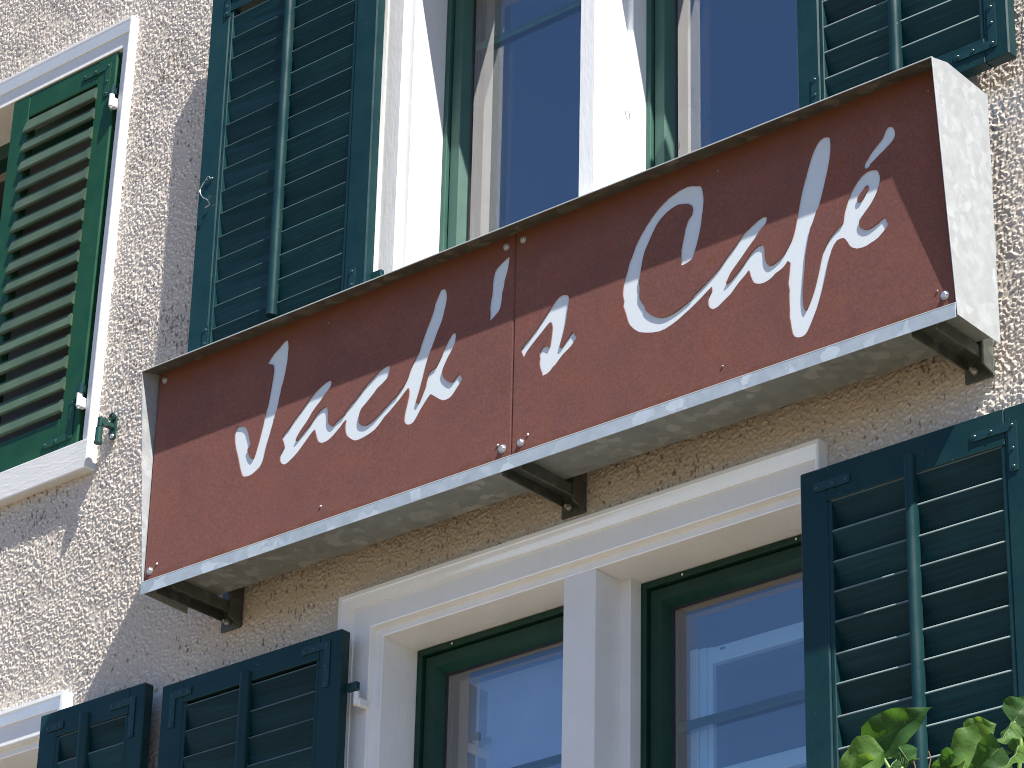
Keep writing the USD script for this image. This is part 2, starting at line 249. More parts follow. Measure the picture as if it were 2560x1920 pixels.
LETTERS = {
    'J': [4730, 5615, 4787, 5540, 4810, 5365, 4803, 5171, 4794, 4951, 4758, 4740, 4713, 4503, 4675, 4363, 4636, 4278, 4613, 4118, 4573, 3965, 4550, 3806, 4510, 3653, 4464, 3571, 4454, 3477, 4398, 3302, 4343, 3126, 4287, 2951, 4216, 2753, 4179, 2559, 4140, 2393, 4081, 2275, 4019, 2184, 3887, 2113, 3754, 2056, 3617, 2040, 3495, 2062, 3405, 2101, 3344, 2214, 3277, 2397, 3218, 2605, 3158, 2787, 3081, 3002, 3029, 3211, 3015, 3381, 3047, 3510, 3076, 3584, 3144, 3600, 3287, 3563, 3397, 3503, 3475, 3397, 3541, 3226, 3600, 3043, 3625, 2954, 3592, 2886, 3520, 2825, 3557, 2713, 3614, 2600, 3665, 2531, 3719, 2496, 3770, 2514, 3828, 2648, 3884, 2823, 3939, 2999, 3993, 3202, 4046, 3407, 4077, 3590, 4107, 3747, 4165, 3895, 4201, 4106, 4237, 4317, 4271, 4556, 4298, 4743, 4303, 4909, 4290, 4997, 4234, 5054, 4145, 5084, 4054, 5126, 4102, 5181, 4183, 5268, 4297, 5373, 4431, 5443, 4562, 5542, 4661, 5603],
    'ACK': [4758, 2785, 4801, 2858, 4902, 2943, 5039, 3026, 5170, 3188, 5328, 3312, 5507, 3469, 5685, 3625, 5865, 3762, 6048, 3859, 6208, 3925, 6325, 3941, 6384, 3934, 6422, 3878, 6423, 3792, 6363, 3705, 6251, 3625, 6162, 3547, 6052, 3428, 5917, 3326, 5784, 3204, 5698, 3087, 5588, 2968, 5476, 2868, 5388, 2780, 5301, 2673, 5248, 2574, 5290, 2549, 5376, 2603, 5488, 2693, 5624, 2786, 5735, 2876, 5846, 2976, 5933, 3083, 6046, 3163, 6159, 3215, 6252, 3228, 6313, 3187, 6342, 3103, 6356, 2985, 6358, 2852, 6377, 2733, 6428, 2661, 6501, 2605, 6559, 2607, 6660, 2677, 6772, 2737, 6919, 2788, 6939, 2848, 7016, 2909, 7126, 2999, 7260, 3081, 7392, 3192, 7524, 3302, 7656, 3413, 7811, 3507, 7966, 3601, 8099, 3682, 8234, 3725, 8393, 3738, 8423, 3685, 8420, 3564, 8396, 3449, 8321, 3359, 8211, 3289, 8022, 3197, 7903, 3083, 7771, 2982, 7639, 2881, 7507, 2790, 7455, 2693, 7427, 2570, 7434, 2455, 7473, 2369, 7556, 2312, 7696, 2271, 7831, 2300, 7987, 2365, 8141, 2459, 8294, 2562, 8448, 2655, 8579, 2737, 8690, 2787, 8744, 2826, 8790, 2896, 8943, 3011, 9058, 3195, 9137, 3406, 9252, 3591, 9385, 3771, 9447, 3958, 9542, 4194, 9623, 4376, 9753, 4631, 9832, 4844, 9861, 4983, 9943, 5135, 10008, 5263, 10059, 5321, 10147, 5313, 10212, 5271, 10259, 5151, 10272, 4997, 10243, 4828, 10191, 4637, 10139, 4447, 10065, 4293, 9984, 4142, 9904, 3961, 9824, 3780, 9759, 3653, 9711, 3550, 9649, 3364, 9599, 3145, 9528, 2933, 9467, 2718, 9404, 2563, 9352, 2404, 9414, 2342, 9481, 2408, 9577, 2597, 9658, 2762, 9680, 2886, 9717, 2992, 9731, 3075, 9816, 3136, 9988, 3185, 10087, 3330, 10169, 3465, 10248, 3645, 10347, 3790, 10446, 3920, 10514, 3966, 10591, 3941, 10615, 3851, 10600, 3710, 10546, 3580, 10464, 3460, 10365, 3330, 10284, 3195, 10203, 3045, 10190, 2933, 10247, 2813, 10355, 2693, 10480, 2605, 10549, 2604, 10666, 2699, 10773, 2772, 10810, 2697, 10866, 2579, 10794, 2485, 10711, 2410, 10579, 2263, 10478, 2192, 10376, 2175, 10272, 2183, 10148, 2249, 9844, 2487, 9759, 2426, 9643, 2301, 9510, 2153, 9411, 2009, 9312, 1894, 9226, 1853, 9121, 1864, 9030, 1920, 8981, 2007, 8978, 2139, 9012, 2303, 9057, 2464, 9101, 2655, 9112, 2798, 9083, 2885, 8988, 2821, 8818, 2668, 8648, 2544, 8477, 2420, 8305, 2311, 8242, 2252, 8134, 2154, 8003, 2062, 7847, 2006, 7667, 1967, 7486, 1945, 7348, 1954, 7253, 2004, 7133, 2096, 7048, 2177, 6995, 2286, 6972, 2405, 6970, 2518, 6991, 2634, 6897, 2578, 6810, 2491, 6699, 2411, 6566, 2319, 6453, 2258, 6339, 2226, 6199, 2225, 6115, 2263, 6041, 2323, 5986, 2452, 5943, 2578, 5908, 2683, 5822, 2633, 5711, 2533, 5600, 2433, 5489, 2333, 5378, 2233, 5243, 2140, 5129, 2079, 5015, 2017, 4922, 1997, 4824, 2035, 4753, 2103, 4717, 2198, 4722, 2291, 4764, 2374, 4806, 2447, 4863, 2488, 4845, 2579, 4801, 2686],
    'AP': [12287, 5518, 12299, 5448, 12262, 5195, 12215, 5034, 12152, 4848, 12139, 4706, 12092, 4575, 12075, 4346, 12036, 4154, 11987, 4082, 11854, 3979, 11720, 3900, 11686, 3917, 11699, 4030, 11707, 4115, 11686, 4239, 11704, 4438, 11740, 4603, 11756, 4745, 11750, 4923, 11785, 5118, 11832, 5265, 11950, 5359, 12118, 5451],
    'S': [12729, 2771, 12766, 2835, 12843, 2913, 12998, 3016, 13133, 3142, 13287, 3262, 13383, 3376, 13498, 3483, 13613, 3607, 13728, 3731, 13843, 3830, 13940, 3874, 14038, 3871, 14135, 3835, 14195, 3773, 14212, 3691, 14195, 3544, 14167, 3367, 14146, 3205, 14101, 3017, 14056, 2847, 14010, 2710, 13963, 2591, 13936, 2490, 13976, 2453, 14043, 2490, 14137, 2586, 14232, 2673, 14346, 2770, 14376, 2727, 14406, 2659, 14445, 2605, 14437, 2541, 14380, 2483, 14304, 2407, 14199, 2340, 14066, 2265, 13952, 2176, 13819, 2050, 13742, 2016, 13666, 1940, 13570, 1894, 13435, 1874, 13411, 1902, 13394, 1982, 13353, 2079, 13327, 2170, 13313, 2275, 13327, 2372, 13315, 2477, 13323, 2541, 13370, 2610, 13438, 2657, 13506, 2660, 13575, 2605, 13624, 2572, 13643, 2625, 13665, 2770, 13686, 2915, 13702, 3078, 13684, 3202, 13650, 3251, 13592, 3232, 13505, 3167, 13409, 3088, 13293, 2998, 13178, 2908, 13043, 2798, 12908, 2672, 12823, 2552, 12781, 2644],
    'CAFE': [15892, 3630, 15986, 3883, 16017, 4015, 16128, 4234, 16238, 4482, 16366, 4668, 16540, 4880, 16715, 5064, 16969, 5262, 17239, 5411, 17508, 5488, 17744, 5519, 17916, 5486, 18041, 5433, 18151, 5402, 18212, 5309, 18242, 5155, 18257, 4979, 18240, 4757, 18207, 4570, 18175, 4326, 18111, 4066, 18048, 3862, 17985, 3687, 17907, 3517, 17782, 3475, 17642, 3452, 17558, 3472, 17596, 3566, 17575, 3714, 17575, 3855, 17613, 4040, 17661, 4221, 17708, 4432, 17787, 4603, 17897, 4707, 17929, 4838, 17898, 4963, 17789, 5044, 17632, 5085, 17507, 5116, 17318, 5082, 17160, 5023, 17001, 4921, 16874, 4807, 16748, 4622, 16637, 4431, 16526, 4241, 16463, 4063, 16416, 3851, 16385, 3663, 16354, 3532, 16339, 3396, 16361, 3275, 16350, 3025, 16420, 2876, 16515, 2732, 16537, 2627, 16657, 2490, 16814, 2370, 17002, 2281, 17158, 2258, 17344, 2281, 17530, 2331, 17685, 2392, 17886, 2478, 17963, 2564, 18118, 2651, 18302, 2756, 18487, 2875, 18702, 3025, 18810, 3127, 18949, 3275, 19133, 3421, 19287, 3577, 19416, 3699, 19558, 3769, 19683, 3839, 19807, 3899, 19931, 3935, 20017, 3923, 20065, 3865, 20056, 3778, 20001, 3706, 19876, 3624, 19801, 3536, 19701, 3435, 19576, 3319, 19451, 3203, 19351, 3101, 19225, 2985, 19100, 2869, 19000, 2767, 18936, 2653, 18881, 2569, 18903, 2533, 19022, 2590, 19147, 2684, 19322, 2828, 19447, 2944, 19547, 3057, 19672, 3161, 19796, 3221, 19907, 3221, 19967, 3162, 19984, 3044, 19987, 2908, 19997, 2792, 20044, 2675, 20116, 2606, 20201, 2599, 20348, 2650, 20495, 2735, 20619, 2872, 20743, 3054, 20794, 3171, 20846, 3333, 20900, 3562, 20928, 3733, 20981, 3941, 21035, 4173, 21097, 4366, 21170, 4577, 21232, 4770, 21306, 4959, 21390, 5145, 21486, 5283, 21580, 5379, 21695, 5408, 21808, 5374, 21863, 5317, 21875, 5161, 21864, 4928, 21823, 4706, 21772, 4488, 21709, 4275, 21647, 4062, 21573, 3832, 21524, 3679, 21441, 3560, 21381, 3411, 21333, 3300, 21261, 3177, 21211, 2982, 21173, 2806, 21109, 2507, 21095, 2287, 21065, 2089, 21042, 1857, 21020, 1673, 21016, 1484, 21029, 1305, 21052, 1186, 21085, 1136, 21137, 1182, 21209, 1309, 21282, 1459, 21345, 1613, 21392, 1756, 21439, 1916, 21486, 2075, 21534, 2267, 21590, 2440, 21663, 2554, 21757, 2710, 21872, 2818, 21986, 2904, 22157, 3003, 22171, 3092, 22198, 3252, 22246, 3382, 22319, 3568, 22391, 3712, 22484, 3827, 22565, 3925, 22668, 4015, 22804, 4083, 22938, 4092, 23048, 4062, 23134, 4006, 23178, 3873, 23187, 3764, 23154, 3629, 23105, 3499, 23023, 3360, 22908, 3212, 22793, 3105, 22679, 2999, 22599, 2922, 22585, 2822, 22615, 2728, 22712, 2642, 22821, 2611, 22954, 2631, 23109, 2692, 23261, 2774, 23296, 2710, 23326, 2627, 23363, 2551, 23298, 2470, 23208, 2398, 23096, 2312, 22985, 2267, 22874, 2243, 22785, 2211, 22653, 2205, 22521, 2223, 22391, 2294, 22305, 2386, 22253, 2498, 22178, 2611, 22090, 2633, 21978, 2613, 21886, 2519, 21827, 2414, 21779, 2287, 21736, 2150, 21689, 1991, 21641, 1800, 21594, 1641, 21538, 1470, 21465, 1273, 21392, 1091, 21302, 916, 21212, 740, 21123, 596, 21053, 532, 20967, 512, 20848, 535, 20763, 593, 20714, 680, 20683, 848, 20660, 1013, 20637, 1131, 20645, 1319, 20638, 1560, 20641, 1734, 20652, 1811, 20628, 1931, 20621, 2013, 20641, 2119, 20661, 2272, 20673, 2397, 20692, 2487, 20624, 2559, 20579, 2501, 20490, 2426, 20385, 2381, 20279, 2352, 20190, 2285, 20084, 2240, 19961, 2217, 19838, 2230, 19750, 2263, 19671, 2313, 19620, 2411, 19577, 2523, 19552, 2629, 19535, 2683, 19442, 2596, 19268, 2474, 19143, 2358, 19018, 2242, 18894, 2171, 18769, 2100, 18644, 2028, 18520, 2008, 18421, 2068, 18367, 2164, 18360, 2302, 18399, 2413, 18474, 2490, 18470, 2604, 18324, 2517, 18173, 2419, 18022, 2333, 17869, 2248, 17684, 2157, 17498, 2065, 17313, 2000, 17126, 1950, 16940, 1940, 16752, 1973, 16533, 2037, 16344, 2117, 16186, 2252, 16058, 2404, 15994, 2551, 15945, 2736, 15864, 2959, 15889, 3092, 15846, 3276, 15861, 3441],
    'HOLE': [22757, 3686, 22792, 3727, 22848, 3728, 22861, 3670, 22832, 3596, 22763, 3516, 22705, 3431, 22648, 3388, 22581, 3380, 22556, 3431, 22574, 3519, 22655, 3596],
    'ACC': [23503, 5025, 23578, 4958, 23619, 4869, 23631, 4768, 23601, 4673, 23532, 4603, 23441, 4540, 23351, 4489, 23283, 4439, 23193, 4398, 23102, 4336, 23011, 4284, 22943, 4245, 22908, 4183, 22840, 4161, 22785, 4175, 22761, 4258, 22790, 4332, 22859, 4392, 22929, 4494, 23021, 4578, 23136, 4674, 23250, 4760, 23320, 4862, 23357, 4956, 23426, 5026],
}
# ------------------------------------------------------------------ the street
g = MB(); g.add([(-600, -600, GROUND), (600, -600, GROUND), (600, 600, GROUND), (-600, 600, GROUND)], [(0, 1, 2, 3)])
keys(stage.GetPrimAtPath(part('street_ground', g, asphalt, smooth=False)), 'pale street paving in front of the house', 'ground', None, 'structure')

# ------------------------------------------------------------------ the house front
house = thing('house_front', 'cream roughcast house front with white framed windows', 'building')
LEAN, LEAN0 = 0.0235, 0.67          # the upper left window stands a little out of plumb
UP = (0.513, 2.02, 0.62, 1.955)     # outer edges of the white casings: x0, x1, z0, z1
LO = (0.486, 1.99, -1.55, -0.0905)
FL = (-1.86, -0.545, 0.60, 2.074)
LL = (-1.72, -0.552, -1.55, -0.094)
def inner(r, s, kx=1.0):
    kl, kr = kx if isinstance(kx, tuple) else (kx, kx)
    return (r[0] + s * kl, r[1] - s * kr, r[2] + s, r[3] - s)
NARROW = (1.0, .55)                 # the right jambs of the double windows are narrower
OPEN = [inner(UP, .10, NARROW), inner(LO, .10, NARROW), inner(LL, .10)]
def lean(x, z): return x + LEAN * (z - LEAN0)
fo = inner(FL, .08, .5)
fl_open = Polygon([(lean(fo[0], fo[2]), fo[2]), (lean(fo[1], fo[2]), fo[2]), (lean(fo[1], fo[3]), fo[3]), (lean(fo[0], fo[3]), fo[3])])
body = sbox(-7, GROUND, 8, 3.7).difference(unary_union([sbox(o[0], o[2], o[1], o[3]) for o in OPEN] + [fl_open]))
part('masonry', MB().poly_y(body, .014, .30), masonry, house, smooth=False)

# roughcast: a displaced sheet, fine where the picture shows it, coarse around
def roughness_field(shape, seed, step):
    r = np.random.default_rng(seed)
    def band(s0, s1):
        n = r.standard_normal(shape).astype(np.float32)
        n = gaussian_filter(n, s0 / step) - (gaussian_filter(n, s1 / step) if s1 else 0)
        return n / n.std()
    a = band(.0019, .0048); b = band(.0034, .0088); c = band(.0013, .0032); d = band(.02, .07)
    n = a * .8 + b * .55 + .40 * d
    n /= n.std()
    t = np.clip((n + .25) / 1.35, 0, 1); t = t * t * (3 - 2 * t)
    h = .0029 * t + .0005 * np.maximum(n - 1, 0) + .00022 * c
    k = gaussian_filter(r.standard_normal(shape).astype(np.float32), (.0042 / step, .0021 / step)); k /= k.std()
    w = gaussian_filter(r.standard_normal(shape).astype(np.float32), .05 / step); w /= w.std()
    return h - h.mean(), k + .35 * w
def sheet(x0, x1, z0, z1, step, seed, keep, amp=1.0):
    xs = np.arange(x0, x1 + step / 2, step); zs = np.arange(z0, z1 + step / 2, step)
    h, n = roughness_field((len(zs), len(xs)), seed, step)
    X, Z = np.meshgrid(xs, zs)
    jit = np.random.default_rng(seed + 1).uniform(-.3, .3, (2, *X.shape)) * step
    for q in (UP, LO, LL):
        g = np.maximum(np.maximum(q[0] - X, X - q[1]), np.maximum(q[2] - Z, Z - q[3]))
        h = h - .007 * np.clip(1 - np.abs(g + .001) / .0045, 0, 1)
    P = np.stack([X + jit[0], -h * amp, Z + jit[1]], -1)
    k = keep(X[:-1, :-1] + step / 2, Z[:-1, :-1] + step / 2)
    i = np.arange(X.size).reshape(X.shape)
    q = np.stack([i[:-1, :-1], i[:-1, 1:], i[1:, 1:], i[1:, :-1]], -1)[k]
    use = np.zeros(X.size, bool); use[q.ravel()] = True
    new = np.cumsum(use) - 1
    pit = np.clip((n - 1.55) / .5, 0, 1)
    return P.reshape(-1, 3)[use], new[q], pit.ravel()[use]
def in_rect(X, Z, r, m=0.0): return (X > r[0] + m) & (X < r[1] - m) & (Z > r[2] + m) & (Z < r[3] - m)
def near(X, Z):
    u, v = project(np.stack([X, 0 * X, Z], -1))
    return (u > -110) & (u < 2670) & (v > -110) & (v < 2030)
def fl_rect(X, Z, m): return (X - LEAN * (Z - LEAN0) > FL[0] + m) & (X - LEAN * (Z - LEAN0) < FL[1] - m) & (Z > FL[2] + m) & (Z < FL[3] - m)
HID = [(-.06, .44, .80, 2.4), (-.06, .44, -1.5, -.29), (-.55, -.28, -1.5, -.27), (2.03, 2.43, .80, 2.3), (2.02, 2.43, -1.5, -.28), (.02, 2.2, .34, .56)]
def covered(X, Z):
    c = fl_rect(X, Z, .012)
    for r in (UP, LO, LL): c |= in_rect(X, Z, r, .012)
    return c
def keep_fine(X, Z):
    k = near(X, Z) & ~covered(X, Z)
    for r in HID: k &= ~in_rect(X, Z, r)
    return k
def keep_coarse(X, Z):
    return ~(near(X, Z) & (X > -1.35) & (X < 2.85) & (Z > -1.12) & (Z < 2.62)) & ~covered(X, Z)
fv, ff, fp = sheet(-1.35, 2.85, -1.12, 2.62, .00225, 11, keep_fine)
cv, cf, cp = sheet(-6, 7, GROUND + .05, 3.6, .028, 12, keep_coarse)
tri = lambda q: np.vstack([q[:, [0, 1, 2]], q[:, [0, 2, 3]]])
pv = np.vstack([fv, cv]); pf = np.vstack([tri(ff), tri(cf) + len(fv)])
wall_path = numbered(house + '/roughcast')
wall_mesh = usdkit.mesh(stage, wall_path, (pv, pf), plaster, smooth=True)
UsdGeom.PrimvarsAPI(wall_mesh).CreatePrimvar('pit', Sdf.ValueTypeNames.FloatArray, 'vertex').Set(list(map(float, np.concatenate([fp, cp * 0]))))

# --- casings, sashes, panes
CASING = [(0, .03), (0, -.032), (.001, -.034), (.011, -.034), (.013, -.031), (.022, -.0285), (.030, -.024), (.0365, -.0185), (.040, -.0175), (.040, -.014), (.0965, -.014), (.0985, -.012), (.0985, .008), (.120, .008), (.122, .010), (.122, .20)]
def casing(rect, sides='LTRB', kx=1.0, prof=CASING): return MB().ring(prof, rect, kx, sides)
def sash(mb, r, y):
    """fixed frame, rebate and moving sash: r = x0, x1, z0, z1 of the hole it fills"""
    mb.ring([(0, y + .03), (0, y), (.014, y), (.0155, y + .0015), (.0155, y + .020), (.020, y + .020), (.020, y + .012), (.0215, y + .0105), (.052, y + .0105), (.054, y + .0125), (.066, y + .034), (.068, y + .034), (.068, y + .06)], r)
    return inner(r, .068)
def pane2(gl, y, w, sh=False):
    for d in (.037, .058):            # double glazing
        m = MB().add([(gl[0], y + d, gl[2]), (gl[1], y + d, gl[2]), (gl[1], y + d, gl[3]), (gl[0], y + d, gl[3])], [(0, 1, 2, 3)])
        part('pane', m.shear(LEAN, LEAN0) if sh else m, glass, w, smooth=False)
def window(name_rect, holes, y_list, sash_mat, parent, gz, extra_label=None):
    w = part('window', casing(name_rect, 'LTRB', NARROW), white_paint, parent, label=extra_label)
    for r, y in zip(holes, y_list):
        s = MB(); gl = sash(s, r, y)
        part('sash', s, sash_mat, w)
        part('gasket', MB().ring([(0, y + .036), (0, y + .034), (.006, y + .034), (.006, y + .05)], gl), dark_gasket, w, smooth=False)
        pane2(gl, y, w)
        if gz is not None:
            part('glazing_bar', MB().cbox(gl[0] + .004, gl[1] - .004, y + .041, y + .054, gz - .011, gz + .011, .003), sash_mat, w)
    return w
# upper double window
w_up = window(UP, [(.635, 1.19, .742, 1.833), (1.319, 1.951, .742, 1.833)], [.134, .172], sash_pale, house, 1.57, 'upper double window with paler green sashes')
mu = MB(); mu.cbox(1.230, 1.2818, .008, .12, .73, 1.835, .0025); mu.cbox(1.205, 1.298, .041, .20, .73, 1.835, .0025); mu.cbox(1.190, 1.319, .118, .235, .73, 1.835, .002)
part('mullion', mu, white_paint, w_up)
part('sill', MB().cbox(.50, 2.03, -.07, .19, .62, .735, .004), white_rail, w_up)
part('hook_eye', MB().tube([(1.3115 + .006 * math.sin(a), .105 - .004 * math.cos(a), 1.089 + .014 * math.cos(a)) for a in np.linspace(0, 5.9, 14)], .0013, 6), wire, w_up)
# lower double window
w_lo = window(LO, [(.609, 1.173, -1.43, -.2145), (1.3265, 1.921, -1.43, -.2145)], [.135, .148], sash_dark, house, -.587, 'lower double window with dark green sashes')
ml = MB(); ml.cbox(1.200, 1.2997, .008, .20, -1.43, -.2108, .003); ml.cbox(1.173, 1.3265, .107, .215, -1.43, -.2112, .0025)
part('mullion', ml, white_paint, w_lo)
part('sill', MB().cbox(.47, 2.0, -.07, .19, -1.55, -1.435, .004), white_rail, w_lo)
fr = MB(); fr.cbox(1.4034, 1.4275, .238, .262, -1.40, -.376, .002); fr.cbox(1.4300, 1.4521, .240, .262, -1.40, -.379, .002)
for z in (-.405, -.712): fr.cbox(1.464, 1.90, .240, .262, z - .0205, z + .0205, .002)
fr.cbox(1.4521, 1.466, .247, .262, -1.40, -.379, .001)
ip = part('inner_frame', fr, frame_blue, w_lo)
part('drain_slot', MB().cbox(1.494, 1.509, .2385, .241, -.397, -.391, .001), dark_gasket, ip)
part('blind', MB().cbox(.683, 1.19, .25, .254, -1.42, -.29, .001), pale_blue_sheet, w_lo)  # plain pale blue sheet standing behind the left panes
for x, y in ((.7265, .1345), (1.1015, .1345), (1.453, .1475), (1.79, .1475)):
    part('drill_plug', MB().dome(x, y, -.2225, .0032, .002), white_metal, w_lo)
# upper left window (closed shutter in front), out of plumb
FLP = [(0, .03), (0, -.030), (.001, -.032), (.010, -.032), (.020, -.028), (.038, -.020), (.042, -.018), (.042, -.0145), (.0875, -.0145), (.0885, -.0125), (.0885, .20)]
w_fl = part('window', casing(FL, 'LTR', .5, FLP).shear(LEAN, LEAN0), white_paint, house, label='white casing of the window with the closed shutter')
part('frame', MB().ring([(0, .17), (0, .14), (.05, .14), (.052, .142), (.052, .20)], inner(FL, .0885, .5)).shear(LEAN, LEAN0), sash_dark, w_fl)
part('sill', MB().cbox(-1.88, -.5370, -.038, .13, .573, .6655, .003), white_rail, w_fl)
def pintle(parent, x, y, z, s=1.0):
    """white hinge pin on a bracket screwed into the casing"""
    m = MB(); m.cyl((x, y, z - .020 * s), (x, y, z + .020 * s), .0085 * s, 14); m.cbox(x - .003, x + .014, y - .002, -.012, z - .026 * s, z + .006 * s, .002)
    m.cyl((x, y, z - .027 * s), (x, y, z - .020 * s), .005 * s, 10)
    part('hinge_pin', m, white_metal, parent)
pintle(w_fl, -.5735, -.030, 1.797); pintle(w_fl, -.600, -.030, .806)
# lower left window
w_ll = part('window', casing(LL), white_paint, house, label='lower left window casing at the picture corner')
r = inner(LL, .122); s = MB(); gl = sash(s, r, .135); part('sash', s, sash_dark, w_ll)
pane2(gl, .135, w_ll)
part('sill', MB().cbox(-1.74, -.54, -.07, .19, -1.55, -1.435, .004), white_rail, w_ll)
for wpar, x, z in ((w_up, .6015, .770), (w_lo, .5800, -.3865)):
    m = MB(); m.cyl((x, -.050, z - .022), (x, -.050, z + .012), .0075, 14); m.cbox(x - .004, x + .012, -.050, -.012, z - .024, z - .004, .002)
    part('hinge_pin', m, white_metal, wpar)
# dark rooms behind
for rr in (UP, LO, FL, LL):
    x0, x1, z0, z1 = rr[0] - .05, rr[1] + .05, rr[2] - .5, rr[3] + .12
    b = MB().box(x0, x1, .302, 2.6, z0, z1); v, f = b.mesh()
    f = np.array([t for t in f if not np.allclose(v[t][:, 1], .302)])
    part('room', (v, f[:, ::-1]), room_paint, house, smooth=False)

# ------------------------------------------------------------------ shutters
GROUP = 'green louvred shutters on the house front'
def straps(parent, spec, yf, mat, shear, w=.021):
    """spec: corner x, z, direction of the arms, their lengths"""
    for cx, cz, dx, dz, la, lb in spec:
        a = sbox(min(cx, cx + dx * la), min(cz, cz + dz * w), max(cx, cx + dx * la), max(cz, cz + dz * w))
        b = sbox(min(cx, cx + dx * w), min(cz, cz + dz * lb), max(cx, cx + dx * w), max(cz, cz + dz * lb))
        poly = unary_union([q for q, l in ((a, la), (b, lb)) if l > w]).buffer(-.003).buffer(.003)
        m = MB().poly_y(poly, yf - .0032, yf + .002)
        if shear: m.shear(LEAN, LEAN0)
        p = part('corner_strap', m, mat, parent, smooth=False)
        h = w / 2
        spots = [(cx + dx * h, cz + dz * h)]
        if la > w: spots += [(cx + dx * (la - h), cz + dz * h), (cx + dx * la * .55, cz + dz * h)]
        if lb > w: spots += [(cx + dx * h, cz + dz * (lb - h)), (cx + dx * h, cz + dz * lb * .55)]
        for x, z in spots:
            m = MB().dome(x, yf - .003, z, .0048, .0042)
            if shear: m.shear(LEAN, LEAN0)
            part('screw', m, screw_metal, p)
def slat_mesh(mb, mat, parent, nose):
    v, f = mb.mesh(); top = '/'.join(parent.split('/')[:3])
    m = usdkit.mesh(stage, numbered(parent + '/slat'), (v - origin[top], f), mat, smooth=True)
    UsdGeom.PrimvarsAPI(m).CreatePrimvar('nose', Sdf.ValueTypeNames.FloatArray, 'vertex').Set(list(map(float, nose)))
def open_shutter(label, x0, x1, z0, z1, yf, sl, sr, rt, rb, first, tilt, bar, strap, bar_top=None, bar_bot=None, width=.084, seed=1, worn=1.0, pitch=.0727, th=.034):
    t = thing('shutter', label, 'shutter', ((x0 + x1) / 2, 0, z0), 0, GROUP)
    r = np.random.default_rng(seed)
    for a, b, side in ((x0, x0 + sl, 1), (x1 - sr, x1, -1)):
        m = MB(); bead = .012
        m.cbox(a if side > 0 else a + bead, b - bead if side > 0 else b, yf, yf + th, z0, z1, .0035)
        m.cbox(b - bead if side > 0 else a, b if side > 0 else a + bead, yf + .0025, yf + th - .002, z0 + rb + .0005, z1 - rt - .0005, .002)
        part('stile', m, frame_paint, t)
    part('rail', MB().cbox(x0 + sl - .0118, x1 - sr + .0118, yf + .0004, yf + th - .001, z1 - rt, z1 - .0005, .0015), frame_paint_h, t)
    part('rail', MB().cbox(x0 + sl - .0118, x1 - sr + .0118, yf + .0004, yf + th - .001, z0 + .0005, z0 + rb, .0015), frame_paint_h, t)
    z, k = first, 0
    while z > z0 + rb - .012:
        a = math.radians(tilt + r.uniform(-1.4, 1.4)); zz = z + r.uniform(-.0018, .0018); R = .0048
        d = np.array([math.sin(a), -math.cos(a)]); nb = np.array([math.cos(a), math.sin(a)])
        w = min(width, zz - z0 - .01)
        c = np.array([yf + .0035 + R + r.uniform(0, .001), zz - R]); low = max(zz - w * math.cos(a), z0 + rb * .5)
        w = (zz - low) / math.cos(a)
        prof = [c + d * w - nb * R, c - nb * R] + [c + R * (-d * math.sin(q) - nb * math.cos(q)) for q in np.linspace(.35, math.pi - .35, 6)] + [c + nb * R, c + d * w + nb * R]
        n = len(prof)
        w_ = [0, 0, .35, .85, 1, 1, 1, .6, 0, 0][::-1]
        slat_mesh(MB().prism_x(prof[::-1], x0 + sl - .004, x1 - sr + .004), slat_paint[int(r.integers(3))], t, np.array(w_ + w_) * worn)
        z -= pitch; k += 1
    bx0, bx1 = bar; bt = bar_top if bar_top is not None else z1 - rt + .02; bb = bar_bot if bar_bot is not None else z0 + rb * .5
    cx, hw = (bx0 + bx1) / 2, (bx1 - bx0) / 2
    prof = [(cx + hw * math.cos(q), yf + .002 - .017 * math.sin(q)) for q in np.linspace(0, math.pi, 11)] + [(cx - hw, yf + .008), (cx + hw, yf + .008)]
    n = len(prof); v = [(x, y, bb) for x, y in prof] + [(x, y, bt) for x, y in prof]
    f = [(i, (i + 1) % n, n + (i + 1) % n) for i in range(n)] + [(i, n + (i + 1) % n, n + i) for i in range(n)] + [(0, i + 1, i) for i in range(1, n - 1)] + [(n, n + i, n + i + 1) for i in range(1, n - 1)]
    part('tilt_bar', MB().add(v, np.array(f)[:, ::-1]), frame_paint, t)
    straps(t, strap, yf, strap_paint, False)
    return t
YF = -.085
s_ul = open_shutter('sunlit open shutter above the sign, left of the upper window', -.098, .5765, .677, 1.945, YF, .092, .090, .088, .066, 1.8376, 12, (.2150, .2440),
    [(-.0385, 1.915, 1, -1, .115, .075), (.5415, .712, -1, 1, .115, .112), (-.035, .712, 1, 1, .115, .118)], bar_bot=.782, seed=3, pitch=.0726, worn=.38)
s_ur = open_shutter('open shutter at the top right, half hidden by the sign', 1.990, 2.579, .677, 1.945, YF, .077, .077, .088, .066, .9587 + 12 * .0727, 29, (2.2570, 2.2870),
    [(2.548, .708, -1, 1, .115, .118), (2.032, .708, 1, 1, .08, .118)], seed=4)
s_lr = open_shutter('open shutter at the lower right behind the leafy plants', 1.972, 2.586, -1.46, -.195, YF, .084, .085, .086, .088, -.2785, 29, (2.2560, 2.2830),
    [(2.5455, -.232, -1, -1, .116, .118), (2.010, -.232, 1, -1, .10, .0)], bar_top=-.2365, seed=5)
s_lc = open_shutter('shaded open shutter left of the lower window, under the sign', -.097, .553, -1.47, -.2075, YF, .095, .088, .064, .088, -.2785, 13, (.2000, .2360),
    [(.5175, -.230, -1, -1, .10, .125), (-.062, -.235, 1, -1, .08, .10)], bar_top=-.246, seed=6)
